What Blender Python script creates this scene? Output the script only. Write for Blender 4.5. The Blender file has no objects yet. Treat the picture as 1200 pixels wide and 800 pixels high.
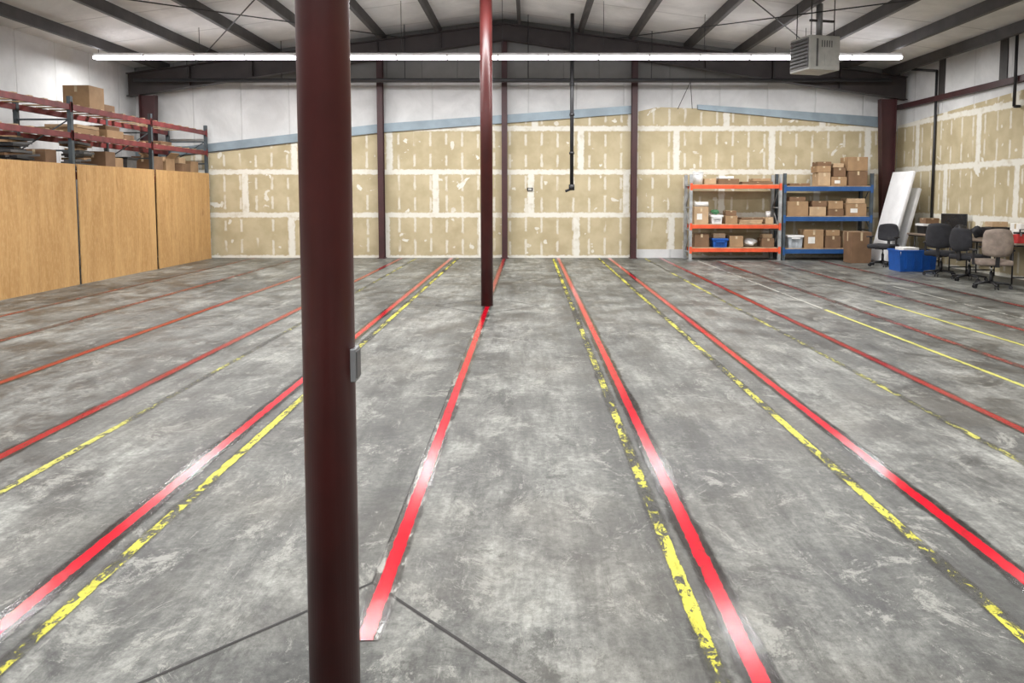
import bpy, bmesh, math, random
from mathutils import Vector, Matrix, noise
random.seed(7)
S=bpy.context.scene
S.view_settings.view_transform='Standard'
S.view_settings.look='None'

# ------------------------------------------------------------ node helpers
class NT:
    def __init__(s,name):
        s.m=bpy.data.materials.new(name); s.m.use_nodes=True
        s.t=s.m.node_tree; s.t.nodes.clear()
        s.out=s.t.nodes.new('ShaderNodeOutputMaterial')
    def n(s,ty,**kw):
        nd=s.t.nodes.new(ty)
        for k,v in kw.items(): setattr(nd,k,v)
        return nd
    def put(s,inp,v):
        if v is None: return
        if isinstance(v,bpy.types.NodeSocket): s.t.links.new(v,inp)
        else:
            if isinstance(v,(tuple,list)) and len(v)==3 and inp.type=='RGBA': v=tuple(v)+(1,)
            inp.default_value=v
    def M(s,op,a,b=None,c=None):
        nd=s.n('ShaderNodeMath',operation=op)
        s.put(nd.inputs[0],a); s.put(nd.inputs[1],b); s.put(nd.inputs[2],c)
        return nd.outputs[0]
    def coord(s,scale=(1,1,1),loc=(0,0,0),kind='Object'):
        tc=s.n('ShaderNodeTexCoord'); mp=s.n('ShaderNodeMapping')
        s.put(mp.inputs['Scale'],scale); s.put(mp.inputs['Location'],loc)
        s.t.links.new(tc.outputs[kind],mp.inputs[0]); return mp.outputs[0]
    def world(s,scale=(1,1,1),loc=(0,0,0)):
        g=s.n('ShaderNodeNewGeometry'); mp=s.n('ShaderNodeMapping')
        s.put(mp.inputs['Scale'],scale); s.put(mp.inputs['Location'],loc)
        s.t.links.new(g.outputs['Position'],mp.inputs[0]); return mp.outputs[0]
    def xyz(s,v):
        nd=s.n('ShaderNodeSeparateXYZ'); s.put(nd.inputs[0],v); return nd.outputs
    def noise(s,v,scale,detail=4,rough=.55,dist=0):
        nd=s.n('ShaderNodeTexNoise'); s.put(nd.inputs['Vector'],v)
        nd.inputs['Scale'].default_value=scale; nd.inputs['Detail'].default_value=detail
        nd.inputs['Roughness'].default_value=rough; nd.inputs['Distortion'].default_value=dist
        return nd.outputs[0]
    def mr(s,v,a,b,c=0,d=1,smooth=True):
        nd=s.n('ShaderNodeMapRange'); 
        if smooth: nd.interpolation_type='SMOOTHSTEP'
        s.put(nd.inputs[0],v)
        for i,q in zip((1,2,3,4),(a,b,c,d)): s.put(nd.inputs[i],q)
        return nd.outputs[0]
    def mix(s,f,a,b,bt='MIX'):
        nd=s.n('ShaderNodeMix',data_type='RGBA',blend_type=bt)
        s.put(nd.inputs[0],f); s.put(nd.inputs[6],a); s.put(nd.inputs[7],b); return nd.outputs[2]
    def bump(s,h,strength=.3,dist=.02):
        nd=s.n('ShaderNodeBump'); s.put(nd.inputs['Height'],h)
        nd.inputs['Strength'].default_value=strength; nd.inputs['Distance'].default_value=dist
        return nd.outputs[0]
    def bsdf(s,col,rough=.6,metal=0,normal=None,alpha=None,spec=None):
        nd=s.n('ShaderNodeBsdfPrincipled')
        s.put(nd.inputs['Base Color'],col); s.put(nd.inputs['Roughness'],rough); s.put(nd.inputs['Metallic'],metal)
        if normal is not None: s.put(nd.inputs['Normal'],normal)
        if alpha is not None: s.put(nd.inputs['Alpha'],alpha)
        if spec is not None: s.put(nd.inputs['Specular IOR Level'],spec)
        s.t.links.new(nd.outputs[0],s.out.inputs[0]); return nd

_c={}
def plain(name,col,rough=.6,metal=0,var=.25,scale=6,spec=None):
    if name in _c: return _c[name]
    t=NT(name); v=t.coord()
    f=t.noise(v,scale,5)
    a=tuple(c*(1-var) for c in col); b=tuple(min(1,c*(1+var)) for c in col)
    t.bsdf(t.mix(t.mr(f,.3,.7),a,b),rough,metal,spec=spec)
    _c[name]=t.m; return t.m
def emit(name,col,st):
    t=NT(name); e=t.n('ShaderNodeEmission'); t.put(e.inputs[0],col); e.inputs[1].default_value=st
    t.t.links.new(e.outputs[0],t.out.inputs[0]); return t.m

# ------------------------------------------------------------ mesh builder
class MB:
    def __init__(s,name,loc=(0,0,0),rz=0,parent=None):
        s.name=name; s.loc=loc; s.rz=rz; s.bm=bmesh.new(); s.mats=[]; s.parent=parent
    def mi(s,m):
        if m not in s.mats: s.mats.append(m)
        return s.mats.index(m)
    def _fin(s,verts,m,smooth=False):
        i=s.mi(m); fs=set()
        for v in verts:
            for f in v.link_faces: fs.add(f)
        for f in fs: f.material_index=i; f.smooth=smooth
    def box(s,c,d,m,rot=None,bev=0,seg=2,smooth=False):
        mt=Matrix.Translation(c)
        if rot: mt=mt@Matrix.Rotation(rot[2],4,'Z')@Matrix.Rotation(rot[1],4,'Y')@Matrix.Rotation(rot[0],4,'X')
        mt=mt@Matrix.Diagonal((d[0],d[1],d[2],1))
        old=set(s.bm.faces)
        r=bmesh.ops.create_cube(s.bm,size=1,matrix=mt); vs=r['verts']
        if bev>0:
            es=list({e for v in vs for e in v.link_edges})
            bmesh.ops.bevel(s.bm,geom=es,offset=bev,segments=seg,profile=.5,affect='EDGES')
            i=s.mi(m)
            for f in s.bm.faces:
                if f not in old: f.material_index=i; f.smooth=smooth
        else: s._fin(vs,m,smooth)
    def bb(s,x0,x1,y0,y1,z0,z1,m,**k):
        s.box(((x0+x1)/2,(y0+y1)/2,(z0+z1)/2),(abs(x1-x0),abs(y1-y0),abs(z1-z0)),m,**k)
    def cyl(s,p0,p1,r,m,seg=16,r2=None):
        p0=Vector(p0);p1=Vector(p1);d=p1-p0
        mt=Matrix.Translation((p0+p1)/2)@d.to_track_quat('Z','Y').to_matrix().to_4x4()
        q=bmesh.ops.create_cone(s.bm,cap_ends=True,segments=seg,radius1=r,radius2=r if r2 is None else r2,depth=d.length,matrix=mt)
        s._fin(q['verts'],m,False)
        for v in q['verts']:
            for f in v.link_faces:
                if len(f.verts)==4: f.smooth=True
    def ball(s,c,r,m,sc=(1,1,1),sub=2,lump=0,seed=0):
        mt=Matrix.Translation(c)@Matrix.Diagonal((r*sc[0],r*sc[1],r*sc[2],1))
        q=bmesh.ops.create_icosphere(s.bm,subdivisions=sub,radius=1,matrix=mt)
        if lump:
            for v in q['verts']:
                dv=(v.co-Vector(c)); k=noise.noise(v.co*6/max(r*4,.2)+Vector((seed,seed,0)))
                v.co=Vector(c)+dv*(1+lump*k)
        s._fin(q['verts'],m,True)
    def prism(s,poly,a,b,axis,m):
        def P(p,t):
            return {'y':(p[0],t,p[1]),'x':(t,p[0],p[1]),'z':(p[0],p[1],t)}[axis]
        v0=[s.bm.verts.new(P(p,a)) for p in poly]; v1=[s.bm.verts.new(P(p,b)) for p in poly]
        n=len(poly); s.bm.faces.new(v0); s.bm.faces.new(v1[::-1])
        for i in range(n): s.bm.faces.new((v0[i],v1[i],v1[(i+1)%n],v0[(i+1)%n]))
        s._fin(v0+v1,m)
    def quad(s,pts,m):
        vs=[s.bm.verts.new(p) for p in pts]; s.bm.faces.new(vs); s._fin(vs,m)
    def done(s):
        bmesh.ops.recalc_face_normals(s.bm,faces=s.bm.faces)
        me=bpy.data.meshes.new(s.name); s.bm.to_mesh(me); s.bm.free()
        for m in s.mats: me.materials.append(m)
        o=bpy.data.objects.new(s.name,me); S.collection.objects.link(o)
        o.location=s.loc; o.rotation_euler=(0,0,s.rz)
        if s.parent: o.parent=s.parent
        return o

# ------------------------------------------------------------ dimensions
XL,XR,YB,YN=-10.0,9.45,19.05,-7.0
def roof(x): return 6.05-.13*abs(x+.6)

# ------------------------------------------------------------ materials
def mat_floor():
    t=NT('worn_concrete')
    w=t.world()
    big=t.noise(t.world((1,.6,1)),.7,5,.6,.6)
    mid=t.noise(t.world((1,.75,1),(5,3,0)),2.2,11,.78,.5)
    streak=t.noise(t.world((7,.8,1)),1.4,8,.74,.2)
    fine=t.noise(w,22,9,.82)
    v=t.mr(big,.34,.66,.060,.135)
    v=t.M('MULTIPLY',v,t.mr(mid,.38,.62,.36,1.85,False))
    v=t.M('MULTIPLY',v,t.mr(streak,.35,.65,.64,1.42,False))
    v=t.M('MULTIPLY',v,t.mr(fine,.35,.65,.55,1.52,False))
    x=t.xyz(w)[0]
    f=t.M('ABSOLUTE',t.M('SUBTRACT',t.M('FRACT',t.M('DIVIDE',t.M('ADD',x,26.6+.05),1.297)),.5))
    wander=t.M('MULTIPLY',t.M('SUBTRACT',streak,.5),.25)
    band=t.mr(t.M('ADD',f,wander),.28,.48)
    v=t.M('MULTIPLY',v,t.mr(band,0,1,1.14,.66,False))
    col=t.mix(1.0,v,(.985,1.0,.915),'MULTIPLY')
    dk=t.noise(t.world((1.6,1.0,1),(9,1,0)),1.1,11,.82,.4)
    col=t.mix(t.mr(dk,.545,.60,0,.62),col,(.026,.026,.023))
    st2=t.mr(t.noise(t.world((12,1.2,1),(2,2,0)),1.2,9,.8,.2),.575,.66)
    col=t.mix(t.M('MULTIPLY',st2,.5),col,(.026,.026,.023))
    s1=t.noise(t.world((1.3,1.0,1),(2,8,0)),1.9,12,.88,.5)
    col=t.mix(t.mr(s1,.540,.590,0,.66),col,(.33,.33,.295))
    s2=t.noise(t.world((6,1.3,1),(12,8,0)),1.8,10,.86,.2)
    col=t.mix(t.mr(s2,.57,.64,0,.55),col,(.34,.338,.305))
    s3=t.noise(t.world((1.2,4.5,1),(1,5,3)),1.7,10,.86,.6)
    col=t.mix(t.mr(s3,.58,.65,0,.45),col,(.33,.328,.295))
    br=t.mr(t.noise(t.world((1,1,1),(7,7,0)),.45,4,.6),.5,.7)
    col=t.mix(t.M('MULTIPLY',br,.25),col,(.11,.092,.066))
    sp=t.mr(t.noise(w,60,3,.6),.66,.72)
    col=t.mix(t.M('MULTIPLY',sp,.55),col,(.02,.019,.017))
    rg=t.mr(mid,.35,.65,.34,.54)
    t.bsdf(col,rg,0,t.bump(t.M('ADD',mid,fine),.15,.004),spec=.34)
    return t.m
def mat_drywall(axis,rowh=1.1,uoff=0):
    t=NT('mudded_drywall_'+axis)
    x=t.xyz(t.world()); u=t.M('ADD',x[0] if axis=='x' else x[1],50+uoff); v=x[2]
    wob=t.noise(t.world(),2.3,3); wf=t.noise(t.world((1,1,1)),9,5,.65)
    wbl=t.M('MULTIPLY',t.M('SUBTRACT',wf,.5),.10)
    def near(val,per,sh=0.0):
        q=t.M('ADD',val,sh); f=t.M('FRACT',t.M('ADD',t.M('DIVIDE',q,per),.5))
        return t.M('MULTIPLY',t.M('ABSOLUTE',t.M('SUBTRACT',f,.5)),per)
    dh=t.M('ADD',near(v,rowh),wbl); mh=t.mr(dh,.045,.08,1,0)
    row=t.M('FLOOR',t.M('DIVIDE',v,rowh)); par=t.M('MULTIPLY',row,1.17)
    uu=t.M('ADD',u,par)
    dv=t.M('ADD',near(uu,2.44),wbl); mv=t.mr(dv,.06,.10,1,0)
    fr=t.M('FRACT',t.M('DIVIDE',v,rowh))
    tk=t.M('ADD',near(u,.406),t.M('MULTIPLY',t.M('SUBTRACT',wf,.5),.07)); mt=t.mr(tk,.012,.042,1,0)
    ident=t.noise(t.world((2.46,2.46,.8)),1.0,2)
    ident2=t.noise(t.world((2.46,2.46,.8),(4,4,9)),1.0,2)
    hw=t.mr(wob,.35,.65,.12,.21)
    c1=t.M('SUBTRACT',t.M('ABSOLUTE',t.M('SUBTRACT',fr,.26)),hw); c2=t.M('SUBTRACT',t.M('ABSOLUTE',t.M('SUBTRACT',fr,.75)),hw)
    s1=t.M('MULTIPLY',t.mr(c1,-.03,.02,1,0),t.mr(ident,.36,.44)); s2=t.M('MULTIPLY',t.mr(c2,-.03,.02,1,0),t.mr(ident2,.34,.42))
    tick=t.M('MULTIPLY',mt,t.M('MAXIMUM',s1,s2))
    blob=t.mr(t.noise(t.world((.9,.9,1.1),(3.1,7,1.7)),1.7,4,.55,.6),.655,.68)
    sp=t.mr(t.noise(t.world((1,1,1),(8,2,1)),4.2,2,.4),.70,.73)
    al=t.M('MAXIMUM',t.M('MAXIMUM',mh,mv),t.M('MAXIMUM',t.M('MULTIPLY',tick,.70),t.M('MAXIMUM',blob,t.M('MULTIPLY',sp,.8))))
    al=t.M('MULTIPLY',al,t.mr(t.noise(t.world(),5,5),.25,.5,.45,.92))
    base=t.mix(t.mr(wob,.3,.7),(.43,.362,.226),(.52,.446,.293))
    t.bsdf(t.mix(al,base,(.74,.725,.655)),.85,spec=.2)
    return t.m
def mat_insul(name,col,period,axis,seam=.35):
    t=NT(name); x=t.xyz(t.world()); u=x[axis]
    f=t.M('ABSOLUTE',t.M('SUBTRACT',t.M('FRACT',t.M('DIVIDE',u,period)),.5))
    s=t.mr(f,.475,.495)
    n=t.noise(t.world(),1.1,5,.6,.5); n2=t.noise(t.world((1,1,.4)),6,4)
    c=t.mix(t.mr(n,.3,.75),tuple(q*.78 for q in col),col)
    c=t.mix(t.M('MULTIPLY',s,seam),c,tuple(q*.4 for q in col))
    t.bsdf(c,.6,0,t.bump(t.M('ADD',n2,t.M('MULTIPLY',s,-1)),.35,.03),spec=.3)
    return t.m
def mat_ply():
    t=NT('plywood'); 
    w=t.noise(t.world((3,3.0,.45)),1.6,6,.6,.8)
    g=t.noise(t.world((10,30,1.4)),2.0,5,.65)
    o=t.noise(t.world((4,9,3)),3,6,.72)
    kn=t.mr(t.noise(t.world((1,2.2,1.0),(4,1,2)),2.4,2,.4,.3),.70,.78)
    c=t.mix(t.mr(w,.3,.7),(.46,.255,.095),(.60,.36,.15))
    c=t.mix(t.mr(g,.4,.7,0,.35),c,(.34,.175,.062))
    c=t.mix(t.mr(o,.45,.65,0,.4),c,(.68,.46,.22))
    c=t.mix(t.M('MULTIPLY',kn,.5),c,(.28,.13,.05))
    t.bsdf(c,.55,spec=.3); return t.m
def mat_line(name,col,half,wear,border,bhalf,under=(.035,.033,.03),rough=.16,res=None,rag=.05,spec=.3):
    t=NT(name); x=t.xyz(t.coord()); ax=t.M('ABSOLUTE',x[0])
    n=t.noise(t.world((1,.6,1)),16,8,.78,.5); n1=t.noise(t.world((1,.3,1)),5,6,.7); nb=t.noise(t.world((1,.3,1)),1.1,3,.6)
    ed=t.M('ADD',ax,t.M('MULTIPLY',t.M('SUBTRACT',n,.5),.010+rag*wear))
    inside=t.mr(ed,half-.003,half+.003,1,0)
    mixn=t.M('ADD',t.M('MULTIPLY',n,.42),t.M('ADD',t.M('MULTIPLY',n1,.33),t.M('MULTIPLY',nb,.25)))
    keep=t.mr(mixn,wear*.62-.02,wear*.62+.015)
    paint=t.M('MULTIPLY',inside,keep)
    eb=t.M('ADD',ax,t.M('MULTIPLY',t.M('SUBTRACT',n1,.5),.10))
    bd=t.M('MULTIPLY',t.mr(eb,bhalf-.028,bhalf,1,0),border)
    bd=t.M('MULTIPLY',bd,t.mr(n,.30,.55,.35,1))
    bc=t.mix(t.mr(n1,.35,.65),under,tuple(c*2.2 for c in under))
    if res: bc=t.mix(t.mr(t.noise(t.world((1,.3,1),(3,3,3)),9,5,.7),.52,.60),bc,res)
    pc=t.mix(t.mr(n1,.3,.7),tuple(c*.72 for c in col),col)
    pc=t.mix(t.mr(n,.52,.64,0,.6),pc,tuple(c*.4 for c in col))
    c=t.mix(paint,bc,pc)
    al=t.M('MAXIMUM',paint,bd)
    t.bsdf(c,t.mr(n,.2,.8,rough*.75,rough*1.4),0,t.bump(n,.16,.002),al,spec=spec); return t.m

M_floor=mat_floor()
M_dx=mat_drywall('x'); M_dy=mat_drywall('y',1.12,.4)
M_ins=mat_insul('white_vinyl_insulation',(.72,.725,.72),1.22,0,.2)
M_insy=mat_insul('white_vinyl_insulation_side',(.70,.71,.71),1.22,1,.2)
M_ceil=mat_insul('roof_insulation',(.80,.80,.78),1.83,1,.4)
M_grey=mat_insul('grey_upper_gable',(.24,.24,.23),.9,0)  # darker grey tone for the back wall's upper gable, above the white part
M_ply=mat_ply()
M_col=plain('maroon_primer',(.065,.011,.010),.36,0,.2,3)
M_colb=plain('maroon_primer_wind_column',(.045,.013,.014),.5,0,.2,3)
M_beam=plain('dark_primer_steel',(.028,.021,.020),.5,0,.25,3)
M_purl=plain('grey_primer_purlin',(.052,.048,.046),.55,0,.25,3)
M_girt=plain('blue_grey_galvanised',(.24,.30,.34),.45,.2,.15,2)
M_pipe=plain('black_iron_pipe',(.02,.02,.022),.45)
M_rackred=plain('rack_beam_oxide_red',(.17,.028,.028),.5)
M_post=plain('rack_upright_grey',(.06,.075,.085),.5)
M_postl=plain('rack_upright_light',(.32,.33,.33),.5)
M_or=plain('rack_beam_orange',(.72,.10,.035),.45,0,.12)
M_bl=plain('rack_beam_blue',(.02,.085,.25),.45,0,.12)
M_deck=plain('particle_board_deck',(.42,.30,.18),.8)
M_card=plain('cardboard',(.34,.215,.115),.85,0,.12,4)
M_card2=plain('cardboard_light',(.47,.33,.20),.85,0,.12,4)
M_card3=plain('cardboard_dark',(.19,.11,.06),.85,0,.12,4)
M_tape=plain('packing_tape',(.50,.40,.26),.3)
M_white=plain('white_plastic',(.75,.75,.74),.5,0,.06)
M_foam=plain('white_foam_sheet',(.78,.79,.80),.7,0,.06,3)
M_blk=plain('black_plastic',(.015,.015,.017),.45)
M_fab=plain('black_fabric',(.022,.022,.026),.9)
M_beige=plain('taupe_fabric',(.25,.20,.165),.9)
M_blue=plain('blue_plastic',(.01,.085,.36),.4,0,.12)
M_bin=plain('translucent_grey_plastic',(.40,.43,.46),.4)
M_heat=plain('heater_enamel',(.42,.42,.39),.45,0,.1)
M_heatd=plain('heater_louver_dark',(.10,.10,.10),.5)
M_galv=plain('galvanised_steel',(.30,.31,.32),.4,.6,.15)
M_top=plain('laminate_table_top',(.22,.17,.13),.5,0,.15)
M_chrome=plain('chrome',(.6,.6,.6),.25,1,.05)
M_tube=emit('fluorescent_tube_glow',(.97,.94,1.0),15)
M_scr=plain('monitor_screen',(.01,.012,.015),.15)
M_joint=plain('joint_sealant',(.018,.016,.015),.7)
M_paper=plain('paper',(.75,.74,.70),.8,0,.08)
M_green=plain('green_plastic',(.06,.20,.09),.5)
M_redp=plain('red_plastic',(.45,.03,.03),.5)

# ------------------------------------------------------------ room
b=MB('floor'); b.bb(XL,XR,YN,YB,-.15,0,M_floor); b.done()
pk=roof(-.6)
b=MB('wall_back')
b.prism([(XL,0),(XR,0),(XR,4.45),(XL,4.45)],YB,YB+.15,'y',M_ins)
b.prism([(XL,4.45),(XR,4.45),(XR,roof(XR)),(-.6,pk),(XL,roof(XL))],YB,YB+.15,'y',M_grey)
b.done()
b=MB('wall_front'); b.prism([(XL,0),(XR,0),(XR,roof(XR)),(-.6,pk),(XL,roof(XL))],YN-.15,YN,'y',M_ins); b.done()
b=MB('wall_left'); b.bb(XL-.15,XL,YN,YB,0,roof(XL),M_insy); b.done()
b=MB('wall_right'); b.bb(XR,XR+.15,YN,YB,0,roof(XR),M_insy); b.done()
b=MB('ceiling'); b.prism([(XL-.15,roof(XL-.15)),(-.6,pk),(XR+.15,roof(XR+.15)),(XR+.15,roof(XR+.15)+.12),(-.6,pk+.12),(XL-.15,roof(XL-.15)+.12)],YN-.15,YB+.15,'y',M_ceil); b.done()
b=MB('wall_back_drywall')
b.prism([(XL,0),(XR-.05,0),(XR-.05,3.27),(8.9,3.33),(4.7,3.74),(4.5,3.80),(3.3,3.84),(2.75,3.72),(-3.7,3.22),(-8.1,2.68),(XL,2.5)],YB-.04,YB,'y',M_dx); b.done()
b=MB('trim_gable_girt')
def band(p,q,h0,h1):
    b.prism([(p[0],p[1]),(q[0],q[1]),(q[0],q[1]+h1),(p[0],p[1]+h0)],YB-.10,YB,'y',M_girt)
band((XL,2.5),(-3.7,3.2),.2,.22); band((-3.7,3.2),(2.75,3.68),.22,.2); band((4.3,3.78),(8.9,3.33),.12,.26)
b.done()
b=MB('wall_right_drywall'); b.prism([(YN,0),(YB-.04,0),(YB-.04,3.36),(14,3.62),(YN,3.62)],XR-.04,XR,'x',M_dy); b.done()
b=MB('trim_side_girt')
b.bb(XR-.12,XR,YN,YB-.1,3.76,3.88,M_colb)
b.done()
b=MB('insulation_strap')
for yy in (17.1,14.9,12.7,10.5): b.bb(XR-.022,XR-.002,yy-.12,yy+.12,3.885,roof(XR)-.02,M_purl)
b.done()
b=MB('trim_base_back'); b.bb(2.75,4.0,YB-.06,YB-.04,0,.22,M_ins); b.done()

for i,x in enumerate([-9.1,-7.65,-6.3,-5.0,-3.6,-2.2,-.95,-.25,1.27,2.55,3.95,5.2,6.55,7.85,9.0]):
    b=MB('roof_purlin'); z=roof(x)
    s=1 if x>-.6 else -1
    zt=min(z,roof(x+.04*s))-.005
    b.bb(x-.012,x+.012,YN,YB,zt-.22,zt-.005,M_purl)
    b.bb(x,x+.075*s,YN,YB,zt-.225,zt-.205,M_purl)
    b.done()
def frame(y,dc,de):
    b=MB('rigid_frame_rafter')
    def z1(x): return roof(x)-.235
    def z0(x):
        L=9.4 if x<-.6 else 10.05
        return z1(x)-(dc+(de-dc)*abs(x+.6)/L)
    for (xa,xb) in ((XL+.1,-.6),(-.6,XR-.1)):
        b.prism([(xa,z0(xa)),(xb,z0(xb)),(xb,z1(xb)),(xa,z1(xa))],y-.012,y+.012,'y',M_beam)
        b.prism([(xa,z0(xa)-.02),(xb,z0(xb)-.02),(xb,z0(xb)),(xa,z0(xa))],y-.11,y+.11,'y',M_beam)
        b.prism([(xa,z1(xa)-.02),(xb,z1(xb)-.02),(xb,z1(xb)),(xa,z1(xa))],y-.11,y+.11,'y',M_beam)
        for k in range(1,6):
            xs=xa+(xb-xa)*k/6
            b.bb(xs-.008,xs+.008,y-.10,y+.10,z0(xs)+.01,z1(xs)-.03,M_beam)
    b.done()
    for side in (-1,1):
        b=MB('tapered_steel_column')
        xo=(XL+.40) if side<0 else (XR-.36)
        w0,w1=.22,.38
        xi0=xo-side*w0; xi1=xo-side*w1
        zt=min(z0(xo),z0(xi1))-.03
        b.prism([(xo,0),(xi0,0),(xi1,zt),(xo,zt)],y-.01,y+.01,'y',M_colb)
        b.prism([(xi0,0),(xi0+side*.02,0),(xi1+side*.02,zt),(xi1,zt)],y-.1,y+.1,'y',M_colb)
        b.bb(xo-.01,xo+.01,y-.1,y+.1,0,zt,M_colb)
        b.done()
    return z0(-.6)-.02
frame(18.55,.38,.55)
za=frame(10.7,.36,.42); frame(2.2,.36,.42); frame(-5.8,.36,.42)
def pipecol(name,x,y,r,zt,sw=False):
    b=MB(name,(x,y,0))
    b.cyl((0,0,0),(0,0,zt-.02),r,M_col,48)
    b.bb(-.14,.14,-.11,.11,zt-.02,zt,M_col)
    if sw:
        b.bb(r-.012,r+.010,-.03,.03,1.045,1.145,M_galv,bev=.003)
        b.bb(r+.010,r+.013,-.025,.025,1.055,1.135,M_heatd)
    b.done()
pipecol('steel_pipe_column',-.600,2.2,.077,za,True)
pipecol('steel_pipe_column',-.60,10.7,.088,za)
for x in (-3.73,-.6,2.68):
    b=MB('wind_column',(x,18.86,0))
    zt=roof(x)-.24
    b.bb(-.07,.07,-.10,-.085,0,zt,M_colb); b.bb(-.07,.07,.085,.10,0,zt,M_colb); b.bb(-.006,.006,-.085,.085,0,zt,M_colb)
    b.bb(-.10,.10,-.12,.12,0,.015,M_colb)
    b.done()

b=MB('sprinkler_pipe')
b.cyl((XL+.4,18.25,4.40),(XR-.6,18.25,4.40),.045,M_pipe,12)
b.cyl((-8.3,18.25,4.40),(-8.3,18.25,roof(-8.3)-.01),.01,M_pipe,8)
for x in (-6,-3,0,3,6): b.cyl((x,18.25,4.4),(x,18.25,roof(x)-.01),.01,M_pipe,8)
for s in (-1,1): b.cyl((3.95,18.25,4.36),(3.95+s*.18-.05,18.6,3.75),.008,M_pipe,6)
b.done()
b=MB('drop_pipe')
b.cyl((1.03,17.6,1.82),(1.03,17.6,roof(1.03)-.01),.045,M_pipe,14)
b.cyl((1.03,17.6,1.72),(1.03,17.6,1.86),.07,M_pipe,14)
b.cyl((1.03,17.6,1.76),(.88,17.6,1.70),.03,M_pipe,10)
for z in (2.6,3.5,4.2): b.cyl((1.03,17.6,z-.03),(1.03,17.6,z+.03),.06,M_pipe,14)
b.done()
b=MB('electrical_conduit')
b.cyl((XR-.08,17.2,0.9),(XR-.08,17.2,4.45),.03,M_pipe,10); b.cyl((XR-.08,17.2,4.45),(XR-.3,17.9,4.6),.03,M_pipe,10)
b.cyl((XR-.16,14.3,3.3),(XR-.16,14.3,4.75),.03,M_pipe,10); b.cyl((XR-.16,14.3,3.3),(XR-.05,14.3,3.3),.03,M_pipe,10)
b.done()
b=MB('wall_outlet_box'); 
b.bb(-.03,.12,YB-.07,YB-.04,1.72,1.80,M_pipe,bev=.004); b.bb(.0,.09,YB-.075,YB-.07,1.735,1.785,M_heat); b.done()
b=MB('roof_brace_rod')
def rod(p,q): b.cyl(p,q,.012,M_pipe,8)
for (x0,x1) in ((-8.2,-3.0),(2.0,7.6)):
    rod((x0,18.4,roof(x0)-.3),(x1,10.95,roof(x1)-.3)); rod((x1,18.4,roof(x1)-.3),(x0,10.95,roof(x0)-.3))
b.done()

# ------------------------------------------------------------ lights
def lightrow(y,z,xa,xb,power):
    b=MB('fluorescent_strip_light'); n=16; L=(xb-xa)/n
    for i in range(n):
        a=xa+i*L; c=a+L
        b.prism([(y-.035,z+.10),(y+.035,z+.10),(y+.045,z+.045),(y+.045,z+.038),(y-.045,z+.038),(y-.045,z+.045)],a+.002,c-.002,'x',M_white)
        for s in (-.04,.04): b.cyl((a+.014,y+s,z),(c-.014,y+s,z),.031,M_tube,12)
        for e in (a+.008,c-.008): b.bb(e-.006,e+.006,y-.07,y+.07,z-.02,z+.04,M_white)
        if i%2==0: 
            xm=a+.1; b.cyl((xm,y,z+.095),(xm,y,roof(xm)-.005),.006,M_pipe,6)
    b.done()
    l=bpy.data.lights.new('fluorescent_lamp','AREA'); l.shape='RECTANGLE'; l.size=xb-xa; l.size_y=.10
    l.energy=power; l.color=(1,.99,.975)
    o=bpy.data.objects.new('fluorescent_lamp',l); S.collection.objects.link(o); o.location=((xa+xb)/2,y,z-.04)
for y,pw in ((16.2,710),(10.0,680),(3.6,650),(-2.8,640)): lightrow(y,4.56,-9.36,8.05,pw)

b=MB('unit_heater',(5.32,14.0,4.2),rz=.25)
b.bb(-.30,.34,-.3,.3,-.31,.31,M_heat,bev=.015)
for k in range(8):
    z=-.23+k*.065; b.box((-.315,0,z),(.05,.5,.01),M_heatd,rot=(0,.5,0))
b.bb(-.31,-.30,-.27,.27,-.27,.27,M_heatd)
for k in range(5): b.bb(-.05+k*.05,-.03+k*.05,-.305,-.30,.1,.22,M_heatd)
b.bb(.02,.28,-.306,-.30,-.22,0,M_heat)
b.bb(-.16,-.12,-.306,-.30,-.25,.25,M_heatd)
b.cyl((.34,0,0),(.40,0,0),.2,M_heatd,24)
b.cyl((.1,0,.31),(.1,0,.95),.06,M_galv,16)
b.bb(-.1,.4,-.02,.02,.62,.66,M_purl)
for sx in (-.22,.26):
    for sy in (-.22,.22): b.cyl((sx,sy,.31),(sx,sy,.98),.009,M_pipe,6)
b.done()

# ------------------------------------------------------------ floor markings
def line(name,x,y0,y1,m,hw,z):
    b=MB(name,(x,0,z)); b.quad([(-hw,y0,0),(hw,y0,0),(hw,y1,0),(-hw,y1,0)],m); b.done()
RC=(.60,.004,.020)
Rn=mat_line('red_floor_paint_fresh',RC,.0315,.50,.85,.075,(.022,.019,.017),.115)
Rw=mat_line('red_floor_paint_white_residue',RC,.0315,.48,.7,.07,(.06,.056,.05),.115,res=(.50,.49,.45))
Rm=mat_line('red_floor_paint_aged',(.34,.010,.014),.034,.62,.7,.07,(.034,.021,.018),.18)
Ro=mat_line('red_floor_paint_old',(.26,.028,.024),.036,.80,.5,.07,(.05,.027,.023),.25)
YC=(.58,.55,.045)
Yn=mat_line('yellow_floor_paint_chipped',YC,.028,.81,.6,.05,(.028,.026,.022),.4,rag=.05)
Ys=mat_line('yellow_floor_paint',(.60,.58,.12),.024,.5,.3,.04,(.06,.057,.05),.4)
Yd=mat_line('yellow_floor_paint_worn',(.50,.48,.08),.026,.84,.5,.042,(.035,.032,.028),.4,rag=.05)
Wt=mat_line('white_floor_paint_worn',(.5,.5,.45),.020,.75,.3,.04,(.08,.08,.07),.4)
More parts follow.
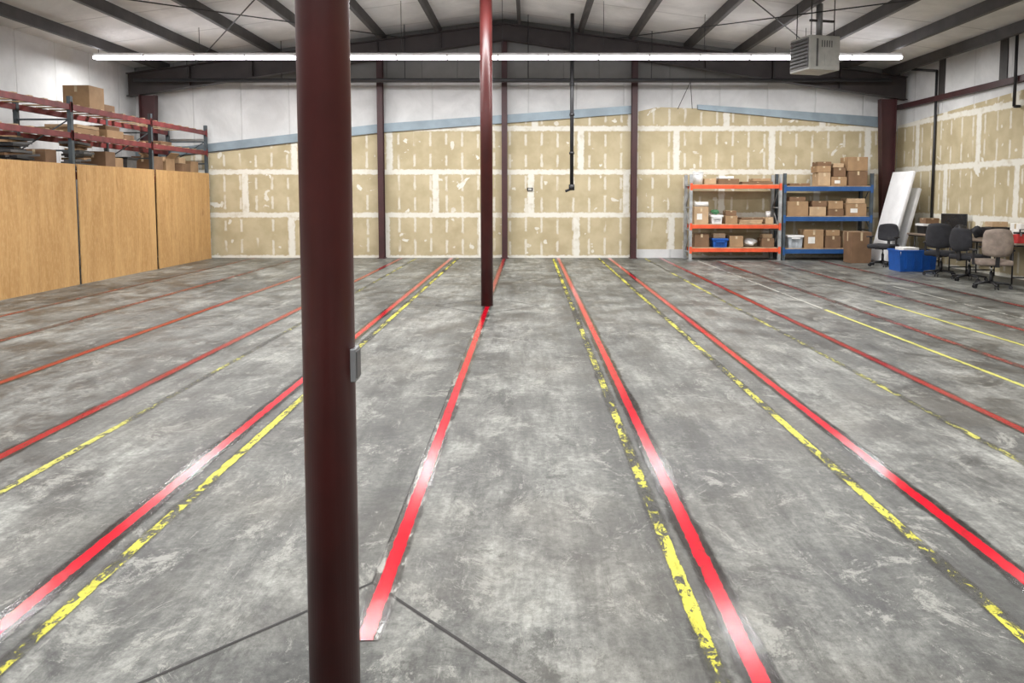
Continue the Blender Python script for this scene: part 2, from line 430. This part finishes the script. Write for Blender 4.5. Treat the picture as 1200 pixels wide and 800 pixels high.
reds=[(-.59,2.56,10.6,Rw),(-.61,10.8,18.7,Rm),(.768,-2,18.9,Rn),(2.07,-2,18.9,Rn),(3.38,-2,18.9,Rm),(4.62,-2,18.1,Ro),(5.9,-2,18.1,Ro),(7.15,-2,18.1,Ro),
      (-1.96,-2,18.9,Rn),(-3.24,-2,18.9,Rm),(-4.52,-2,18.9,Rm),(-5.82,-2,18.9,Ro),(-7.0,-2,18.9,Ro)]
for x,a,c,m in reds: line('red_floor_line',x,a,c,m,.13,.0030)
for x,a,c,m in [(.635,-2,18.8,Yn),(1.80,-2,18.8,Yn),(2.97,-2,18.8,Yd),(4.17,3,10.3,Ys),(4.17,10.4,18.1,Wt),(5.3,5,11.2,Ys),(6.45,6,13,Wt),
      (-1.79,-2,18.8,Yn),(-2.85,3,18.8,Yd)]: line('yellow_floor_line' if m is not Wt else 'white_floor_line',x,a,c,m,.08,.0022)
b=MB('floor_slab_joint')
def seg(p,q,w=.007):
    p=Vector(p);q=Vector(q);d=(q-p).normalized();n=Vector((-d.y,d.x))*w
    b.quad([(*(p-n),.0014),(*(q-n),.0014),(*(q+n),.0014),(*(p+n),.0014)],M_joint)
for cx,cy in ((-.645,2.2),(-.6,10.7)):
    h=.76
    P=[(cx,cy+h),(cx+h,cy),(cx,cy-h),(cx-h,cy)]
    for i in range(4): seg(P[i],P[(i+1)%4])
    seg((XL,cy),(cx-h,cy),.005); seg((cx+h,cy),(XR,cy),.003)
    seg((cx,cy+h),(cx,min(cy+7.1,18.7)),.004)
b.done()

# ------------------------------------------------------------ racks
def pallet_rack(name,posts,ya,yb,levels,axis,mp,mb,ztop,mpfirst=None,bh=.10,solid=None):
    b=MB(name)
    def B(r0,r1,c0,c1,z0,z1,m,**k):
        if axis=='x': b.bb(r0,r1,c0,c1,z0,z1,m,**k)
        else: b.bb(c0,c1,r0,r1,z0,z1,m,**k)
    def C(r0,c0,z0,r1,c1,z1,rr,m):
        if axis=='x': b.cyl((r0,c0,z0),(r1,c1,z1),rr,m,6)
        else: b.cyl((c0,r0,z0),(c1,r1,z1),rr,m,6)
    d=1 if yb>ya else -1
    for i,p in enumerate(posts):
        m=mpfirst if (mpfirst and i==0) else mp
        for c in (ya,yb-d*.07):
            c2=c+d*.07
            B(p-.035,p+.035,min(c,c2),max(c,c2),.01,ztop,m)
            B(p-.06,p+.06,min(c,c2)-.01,max(c,c2)+.01,0,.01,m)
        z=.2; k=0
        while z<ztop-.1:
            B(p-.015,p+.015,min(ya+d*.07,yb-d*.07),max(ya+d*.07,yb-d*.07),z-.015,z+.015,m)
            zn=z+.55
            if zn<ztop-.05: 
                if k%2: C(p,ya+d*.06,z,p,yb-d*.06,zn,.013,m)
                else: C(p,yb-d*.06,z,p,ya+d*.06,zn,.013,m)
            z=zn;k+=1
    for z in levels:
        for i in range(len(posts)-1):
            r0,r1=posts[i]+.035,posts[i+1]-.035
            for c in (ya+d*.01,yb-d*.06):
                c2=c+d*.05; B(r0,r1,min(c,c2),max(c,c2),z-bh,z,mb)
                for r,s in ((r0,1),(r1,-1)):
                    cc=c-d*.015 if c==ya+d*.01 else c2
                    B(min(r,r-s*.06),max(r,r-s*.06),min(cc,cc+d*.015),max(cc,cc+d*.015),z-bh-.04,z+.04,mb)
            lo,hi=min(ya,yb)+.02,max(ya,yb)-.02
            if solid is None or z in solid: B(r0+.01,r1-.01,lo,hi,z,z+.018,M_deck)
            else:
                q=r0+.2
                while q<r1-.1: B(q-.05,q+.05,lo,hi,z,z+.018,M_deck); q+=.38
    b.done()
PY=[10.5,13.3,16.1,18.85]
pallet_rack('pallet_rack',PY,-8.12,-9.15,[2.02,2.72,3.22],'y',M_post,M_rackred,3.36,solid=[2.02])
for i in range(3):
    b=MB('plywood_sheet')
    b.bb(-8.10,-8.082,PY[i]+.04,PY[i+1]-.04,0,2.16,M_ply); b.done()
pallet_rack('storage_rack',[4.0,6.2],18.2,18.86,[.30,.88,1.86],'x',M_postl,M_or,2.12,mpfirst=M_postl,bh=.09)
pallet_rack('storage_rack',[6.3,8.44],18.2,18.86,[.28,1.08,1.82],'x',M_post,M_bl,2.14,bh=.11)

# ------------------------------------------------------------ contents
def carton(x,y,z,sx,sy,sz,m=M_card,rz=0,open_=False,label=False,name='cardboard_box'):
    b=MB(name,(x,y,z+.001),rz)
    if open_:
        t=.008
        b.bb(-sx/2,sx/2,-sy/2,sy/2,0,t,m)
        b.bb(-sx/2,-sx/2+t,-sy/2,sy/2,t,sz,m); b.bb(sx/2-t,sx/2,-sy/2,sy/2,t,sz,m)
        b.bb(-sx/2+t,sx/2-t,-sy/2,-sy/2+t,t,sz,m); b.bb(-sx/2+t,sx/2-t,sy/2-t,sy/2,t,sz,m)
        f=sx*.35
        b.box((-sx/2-f*.35,0,sz+f*.3),(f,sy,t),m,rot=(0,.75,0)); b.box((sx/2+f*.35,0,sz+f*.3),(f,sy,t),m,rot=(0,-.75,0))
        b.box((0,-sy/2-.04,sz-.04),(sx,t,.13),m,rot=(-.5,0,0))
    else:
        b.bb(-sx/2,sx/2,-sy/2,sy/2,0,sz,m,bev=.006,seg=1)
        b.bb(-sx/2+.01,sx/2-.01,-.025,.025,sz,sz+.002,M_tape)
        b.bb(-.025,.025,-sy/2-.002,-sy/2,sz*.72,sz-.006,M_tape)
        b.bb(-sx/2-.002,-sx/2,-.025,.025,sz*.7,sz-.006,M_tape)
        if label: b.bb(-sx*.3,sx*.05,-sy/2-.003,-sy/2,sz*.25,sz*.6,M_paper)
    b.done()
def bucket(x,y,z,r,h,m=M_white):
    b=MB('plastic_bucket',(x,y,z+.001))
    b.cyl((0,0,0),(0,0,h),r*.86,m,24,r2=r); b.cyl((0,0,h),(0,0,h+.02),r*1.06,m,24)
    b.cyl((0,0,h*.82),(0,0,h*.86),r*1.04,m,24)
    b.done()
def bag(x,y,z,r,m=M_blk,sc=(1,1,.6),seed=0,name='plastic_bag'):
    b=MB(name,(x,y,z)); b.ball((0,0,r*sc[2]*.85),r,m,sc,3,.5,seed); o=b.done()
    lo=min(v.co.z for v in o.data.vertices)
    for v in o.data.vertices: v.co.z-=lo-.001
def tote(x,y,z,sx,sy,sz,m,lid,rz=0,name='storage_tote'):
    b=MB(name,(x,y,z+.001),rz)
    b.prism([(-sx/2*.88,0),(sx/2*.88,0),(sx/2,sz),(-sx/2,sz)],-sy/2*.92,sy/2*.92,'y',m)
    b.bb(-sx/2-.02,sx/2+.02,-sy/2-.01,sy/2+.01,sz-.03,sz+.02,lid,bev=.008)
    for k in (-.3,-.1,.1,.3): b.bb(sx*k-.01,sx*k+.01,-sy/2*.92-.012,-sy/2*.92,.03,sz-.04,m)
    b.bb(-.1,.1,-sy/2-.035,-sy/2,sz-.07,sz-.035,lid)
    b.done()
# left rack: top, middle, lower
Z=3.238
carton(-8.55,14.4,Z,.5,.5,.44,M_card)
carton(-8.6,14.95,Z,.45,.4,.16,M_card3)
Z=2.738
carton(-8.6,13.9,Z,.7,.9,.10,M_card); carton(-8.55,14.0,Z+.105,.6,.7,.06,M_card2); carton(-8.6,15.0,Z,.6,.6,.16,M_card); carton(-8.6,15.6,Z,.5,.4,.12,M_card3)
carton(-8.6,15.0,Z+.165,.5,.5,.08,M_card3); carton(-8.6,17.2,Z,.5,.5,.10,M_card3)
Z=2.038
def scrap(x,y,z,n,seed,L=1.1):
    """untidy pile of timber off-cuts and steel brackets"""
    rr=random.Random(seed); b=MB('scrap_pile',(x,y,z+.001))
    for k in range(n):
        m=rr.choice([M_blk,M_heatd,M_card3,M_purl,M_card]); zz=.045+k*.034
        b.box((rr.uniform(-.06,.06)+.08,rr.uniform(-.08,.08),zz),(rr.uniform(.1,.4),rr.uniform(.3,L)*(1-.03*k),.04),m,rot=(rr.uniform(-.09,.09),0,rr.uniform(-.3,.3)))
    b.done()
scrap(-8.55,12.2,Z,15,1,.8); scrap(-8.55,13.9,Z,15,2,.7); scrap(-8.55,11.2,Z,12,3,.7)
carton(-8.5,12.95,Z,.4,.3,.36,M_card3)
carton(-8.5,14.70,Z,.5,.35,.42,M_card3); carton(-8.5,15.10,Z,.4,.3,.32,M_card); tote(-8.5,15.60,Z,.4,.4,.34,M_heatd,M_blk)
carton(-8.45,16.5,Z,.5,.4,.42,M_card3); carton(-8.5,17.15,Z,.5,.42,.42,M_card,open_=True); carton(-8.45,17.85,Z,.5,.4,.32,M_card3); carton(-8.45,18.4,Z,.4,.4,.40,M_card)
carton(-8.5,17.85,Z+.325,.4,.34,.14,M_card2)

# orange rack
Z=1.879
bucket(4.2,18.4,Z,.13,.28); carton(4.52,18.58,Z,.3,.3,.14,M_card2); carton(4.95,18.5,Z,.5,.4,.13,M_card3); carton(5.65,18.5,Z,.75,.45,.06,M_card3); carton(5.75,18.45,Z+.065,.45,.35,.07,M_card)
carton(4.9,18.5,Z+.135,.36,.3,.06,M_white,name='document_box')
Z=.899
carton(4.28,18.5,Z,.36,.4,.42,M_card2,label=True); tote(4.66,18.45,Z,.26,.4,.2,M_white,M_white); carton(5.03,18.5,Z,.3,.4,.2,M_card); bag(4.66,18.45,Z+.224,.1,M_green,(1,1,.6),3)
carton(5.03,18.5,Z+.205,.26,.3,.12,M_card3)
for k in range(3): carton(5.5+.02*k,18.5,Z+.052*k,.56,.42,.05,(M_deck,M_card2,M_card3)[k],rz=.03*k)
carton(5.98,18.5,Z,.2,.3,.16,M_card2); bucket(5.98,18.45,Z+.165,.06,.12)
b=MB('paper_roll'); b.cyl((4.12,18.35,Z+.485),(4.45,18.35,Z+.485),.06,M_paper,16); b.done()
Z=.319
carton(4.3,18.5,Z,.36,.4,.34,M_card3); tote(4.75,18.45,Z,.36,.4,.2,M_blue,M_blue); carton(5.16,18.5,Z,.34,.4,.28,M_card); bag(5.55,18.5,Z,.15,M_white,(1,.9,.7),2); carton(5.95,18.5,Z,.30,.4,.22,M_card3)
carton(4.75,18.5,Z+.225,.3,.3,.12,M_card2); carton(5.95,18.5,Z+.225,.24,.3,.1,M_card2)
# blue rack
Z=1.839
carton(7.3,18.5,Z,.3,.4,.32,M_card2); carton(7.66,18.5,Z,.38,.42,.22,M_card,label=True); carton(8.12,18.5,Z,.46,.45,.36,M_card3)
carton(7.28,18.5,Z+.325,.34,.4,.16,M_card); carton(7.68,18.5,Z+.225,.3,.36,.22,M_card3); carton(8.1,18.5,Z+.365,.5,.42,.34,M_card,rz=.06)
carton(7.3,18.5,Z+.49,.34,.36,.10,M_card3); carton(7.66,18.5,Z+.45,.26,.3,.10,M_card2)
carton(6.7,18.5,Z,.5,.4,.06,M_card3)
Z=1.099
carton(6.65,18.5,Z,.52,.45,.36,M_card); carton(7.15,18.5,Z,.4,.45,.22,M_card2); carton(7.6,18.5,Z,.38,.45,.16,M_card3); carton(8.1,18.5,Z,.5,.45,.30,M_card,label=True)
carton(7.2,18.5,Z+.225,.36,.4,.14,M_card3); carton(7.6,18.5,Z+.165,.36,.4,.2,M_card); carton(8.1,18.5,Z+.305,.44,.4,.12,M_card2); carton(6.65,18.5,Z+.365,.4,.4,.10,M_card3)
Z=.299
tote(6.6,18.42,Z,.36,.4,.3,M_bin,M_white); carton(7.07,18.5,Z,.48,.45,.46,M_card,label=True); carton(7.55,18.5,Z,.38,.45,.3,M_card3); carton(8.05,18.5,Z,.44,.45,.42,M_card2)
carton(7.55,18.5,Z+.305,.34,.4,.14,M_card)
carton(7.86,17.62,0,.48,.42,.74,M_card3)

b=MB('foam_mattress')
b.box((8.62,17.55,1.09),(.10,.95,2.2),M_foam,rot=(0,.24,0),bev=.03,smooth=True); b.done()
b=MB('foam_mattress')
b.box((8.86,17.62,.90),(.10,.9,1.8),M_foam,rot=(0,.24,0),bev=.03,smooth=True); b.done()

def table(x0,x1,y0,y1):
    b=MB('folding_table')
    b.bb(x0,x1,y0,y1,.715,.75,M_top,bev=.006); b.bb(x0+.02,x1-.02,y0+.02,y1-.02,.69,.715,M_blk)
    for y in (y0+.2,y1-.2):
        for x in (x0+.08,x1-.08): b.cyl((x,y,0),(x,y,.69),.014,M_blk,10)
        b.cyl((x0+.08,y,.12),(x1-.08,y,.12),.012,M_blk,8)
    b.done()
TX=8.66
table(TX,9.38,15.1,16.9); table(TX,9.38,13.1,14.9); table(TX,9.38,11.1,12.9)
def monitor(x,y,rz):
    b=MB('computer_monitor',(x,y,.751),rz)
    b.bb(-.12,.12,-.08,.08,0,.015,M_blk); b.bb(-.02,.02,-.02,.02,.015,.18,M_blk)
    b.bb(-.26,.26,-.02,.02,.12,.46,M_blk,bev=.006); b.bb(-.245,.245,-.023,-.02,.14,.445,M_scr)
    b.done()
monitor(9.1,12.4,-1.2); monitor(9.15,15.9,-.9)
carton(9.1,13.55,.75,.35,.3,.34,M_paper,name='white_box'); tote(9.05,14.3,.75,.36,.3,.22,M_blk,M_blk)
bag(8.95,14.70,.75,.13,M_fab,(1,1,.8),5); bag(9.05,15.45,.75,.14,M_blk,(1,1.1,.8),8); bag(8.80,15.95,.75,.10,M_card3,(1,1.2,.8),9); tote(9.0,16.6,.75,.4,.34,.2,M_blk,M_white)
carton(8.9,13.95,.75,.3,.25,.16,M_card2); carton(9.05,14.3,.996,.3,.24,.10,M_card2); carton(9.0,16.6,.976,.3,.26,.12,M_card3)
b=MB('toolbox',(8.84,13.18,.751),0)
b.bb(-.15,.15,-.07,.07,0,.16,M_redp,bev=.008); b.bb(-.15,.15,-.07,.07,.165,.20,M_blk,bev=.01); b.bb(-.07,.07,-.012,.012,.235,.25,M_blk)
for s in (-1,1): b.bb(s*.07-.008,s*.07+.008,-.012,.012,.2,.25,M_blk); b.bb(s*.1-.015,s*.1+.015,-.08,-.07,.13,.19,M_galv)
b.done()
b=MB('paper_stack'); 
for k in range(5): b.box((8.80+.01*k,15.22,.757+.012*k),(.2,.12,.01),M_paper,rot=(0,0,.1*k))
b.done()
b=MB('storage_bin',(8.2,15.75,0))
sx,sy,sz=.78,.52,.44
for s in (-1,1):
    b.box((s*(sx/2-.02),0,sz/2),(.02,sy-.02,sz),M_blue,rot=(0,s*.08,0)); b.box((0,s*(sy/2-.02),sz/2),(sx-.06,.02,sz),M_blue,rot=(-s*.06,0,0))
b.bb(-sx/2+.04,sx/2-.04,-sy/2+.03,sy/2-.03,.0,.02,M_blue)
for s in (-1,1):
    b.bb(s*sx/2-.02,s*sx/2+.02,-sy/2-.01,sy/2+.01,sz-.02,sz+.015,M_blue,bev=.006); b.bb(-sx/2,sx/2,s*sy/2-.02,s*sy/2+.02,sz-.02,sz+.015,M_blue,bev=.006)
for k in (-.25,-.08,.08,.25): b.bb(k-.012,k+.012,-sy/2-.015,-sy/2+.03,.06,sz-.02,M_blue)
b.bb(-.28,.05,-.18,.18,.02,.50,M_paper,bev=.004); b.bb(.08,.3,-.15,.15,.02,.47,M_blk,bev=.01)
b.done()

def chair(x,y,rz,ms,back=.52,arms=True,seat_h=.46):
    b=MB('office_chair',(x,y,0),rz)
    for k in range(5):
        a=k*2*math.pi/5+.3; c,s=math.cos(a),math.sin(a)
        b.cyl((0,0,.11),(c*.29,s*.29,.075),.022,M_blk,8,r2=.015)
        b.cyl((c*.29,s*.29,.085),(c*.29,s*.29,.05),.01,M_blk,8)
        for o in (-.018,.018):
            p=Vector((c*.29-s*o,s*.29+c*o,.03)); q=Vector((c*.29-s*(o+(.012 if o>0 else -.012)),s*.29+c*(o+(.012 if o>0 else -.012)),.03))
            b.cyl(p,q,.03,M_blk,14)
    b.cyl((0,0,.08),(0,0,.28),.03,M_blk,14); b.cyl((0,0,.28),(0,0,.40),.018,M_chrome,12)
    b.bb(-.12,.12,-.13,.13,.385,.41,M_blk)
    b.box((0,0,seat_h-.01),(.52,.50,.10),ms,bev=.04,seg=4,smooth=True)
    i=b.mi(ms); rows=9; cols=9; th=.06
    grid=[[],[]]
    for side in (0,1):
        for r in range(rows):
            v=r/(rows-1); row=[]
            for c in range(cols):
                u=c/(cols-1)*2-1
                hw=.245*(1-.14*v**3)*(1-.06*(1-v)**2)
                rr=1-(abs(2*v-1)**6)*.10
                xx=u*hw*rr; zz=.56+v*back-.03*(u*u)*(1 if v>.5 else -1)
                yy=.24+.05*v-.06*u*u+.03*math.cos((v-.3)*3)+(th*(1-.6*u**4) if side else 0)
                row.append(b.bm.verts.new((xx,yy,zz)))
            grid[side].append(row)
    fs=[]
    for r in range(rows-1):
        for c in range(cols-1):
            for sd in (0,1):
                g=grid[sd]; fs.append(b.bm.faces.new((g[r][c],g[r][c+1],g[r+1][c+1],g[r+1][c])))
    g,h=grid
    for c in range(cols-1):
        for r in (0,rows-1): fs.append(b.bm.faces.new((g[r][c],g[r][c+1],h[r][c+1],h[r][c])))
    for r in range(rows-1):
        for c in (0,cols-1): fs.append(b.bm.faces.new((g[r][c],g[r+1][c],h[r+1][c],h[r][c])))
    for f in fs: f.material_index=i; f.smooth=True
    b.box((0,.27,.52),(.06,.025,.28),M_blk,rot=(-.12,0,0)); b.bb(-.03,.03,.1,.29,.385,.405,M_blk)
    if arms:
        for s in (-1,1):
            b.box((s*.29,-.02,.66),(.055,.27,.03),M_blk,bev=.01)
            b.box((s*.29,0,.53),(.03,.045,.25),M_blk); b.box((s*.26,0,.415),(.09,.05,.02),M_blk)
    b.done()
chair(8.05,16.75,-.9,M_fab,.40)
chair(8.26,14.75,2.4,M_fab,.50)
chair(8.02,12.75,2.9,M_beige,.48)
chair(8.32,13.9,1.9,M_fab,.44)

# ------------------------------------------------------------ camera
W=bpy.data.worlds.new('World'); S.world=W; W.use_nodes=True
W.node_tree.nodes['Background'].inputs[0].default_value=(.6,.65,.7,1); W.node_tree.nodes['Background'].inputs[1].default_value=.3
cam=bpy.data.cameras.new('camera'); co=bpy.data.objects.new('camera',cam); S.collection.objects.link(co)
co.location=(0,0,1.6); p=math.radians(4); co.rotation_euler=(math.pi/2-p,0,0)
F=867; cam.lens=F/1200*36; cam.sensor_width=36
cam.shift_x=-19/1200; cam.shift_y=-(400-(229+F*math.tan(p)))/1200
cam.clip_start=.05; cam.clip_end=200
S.camera=co
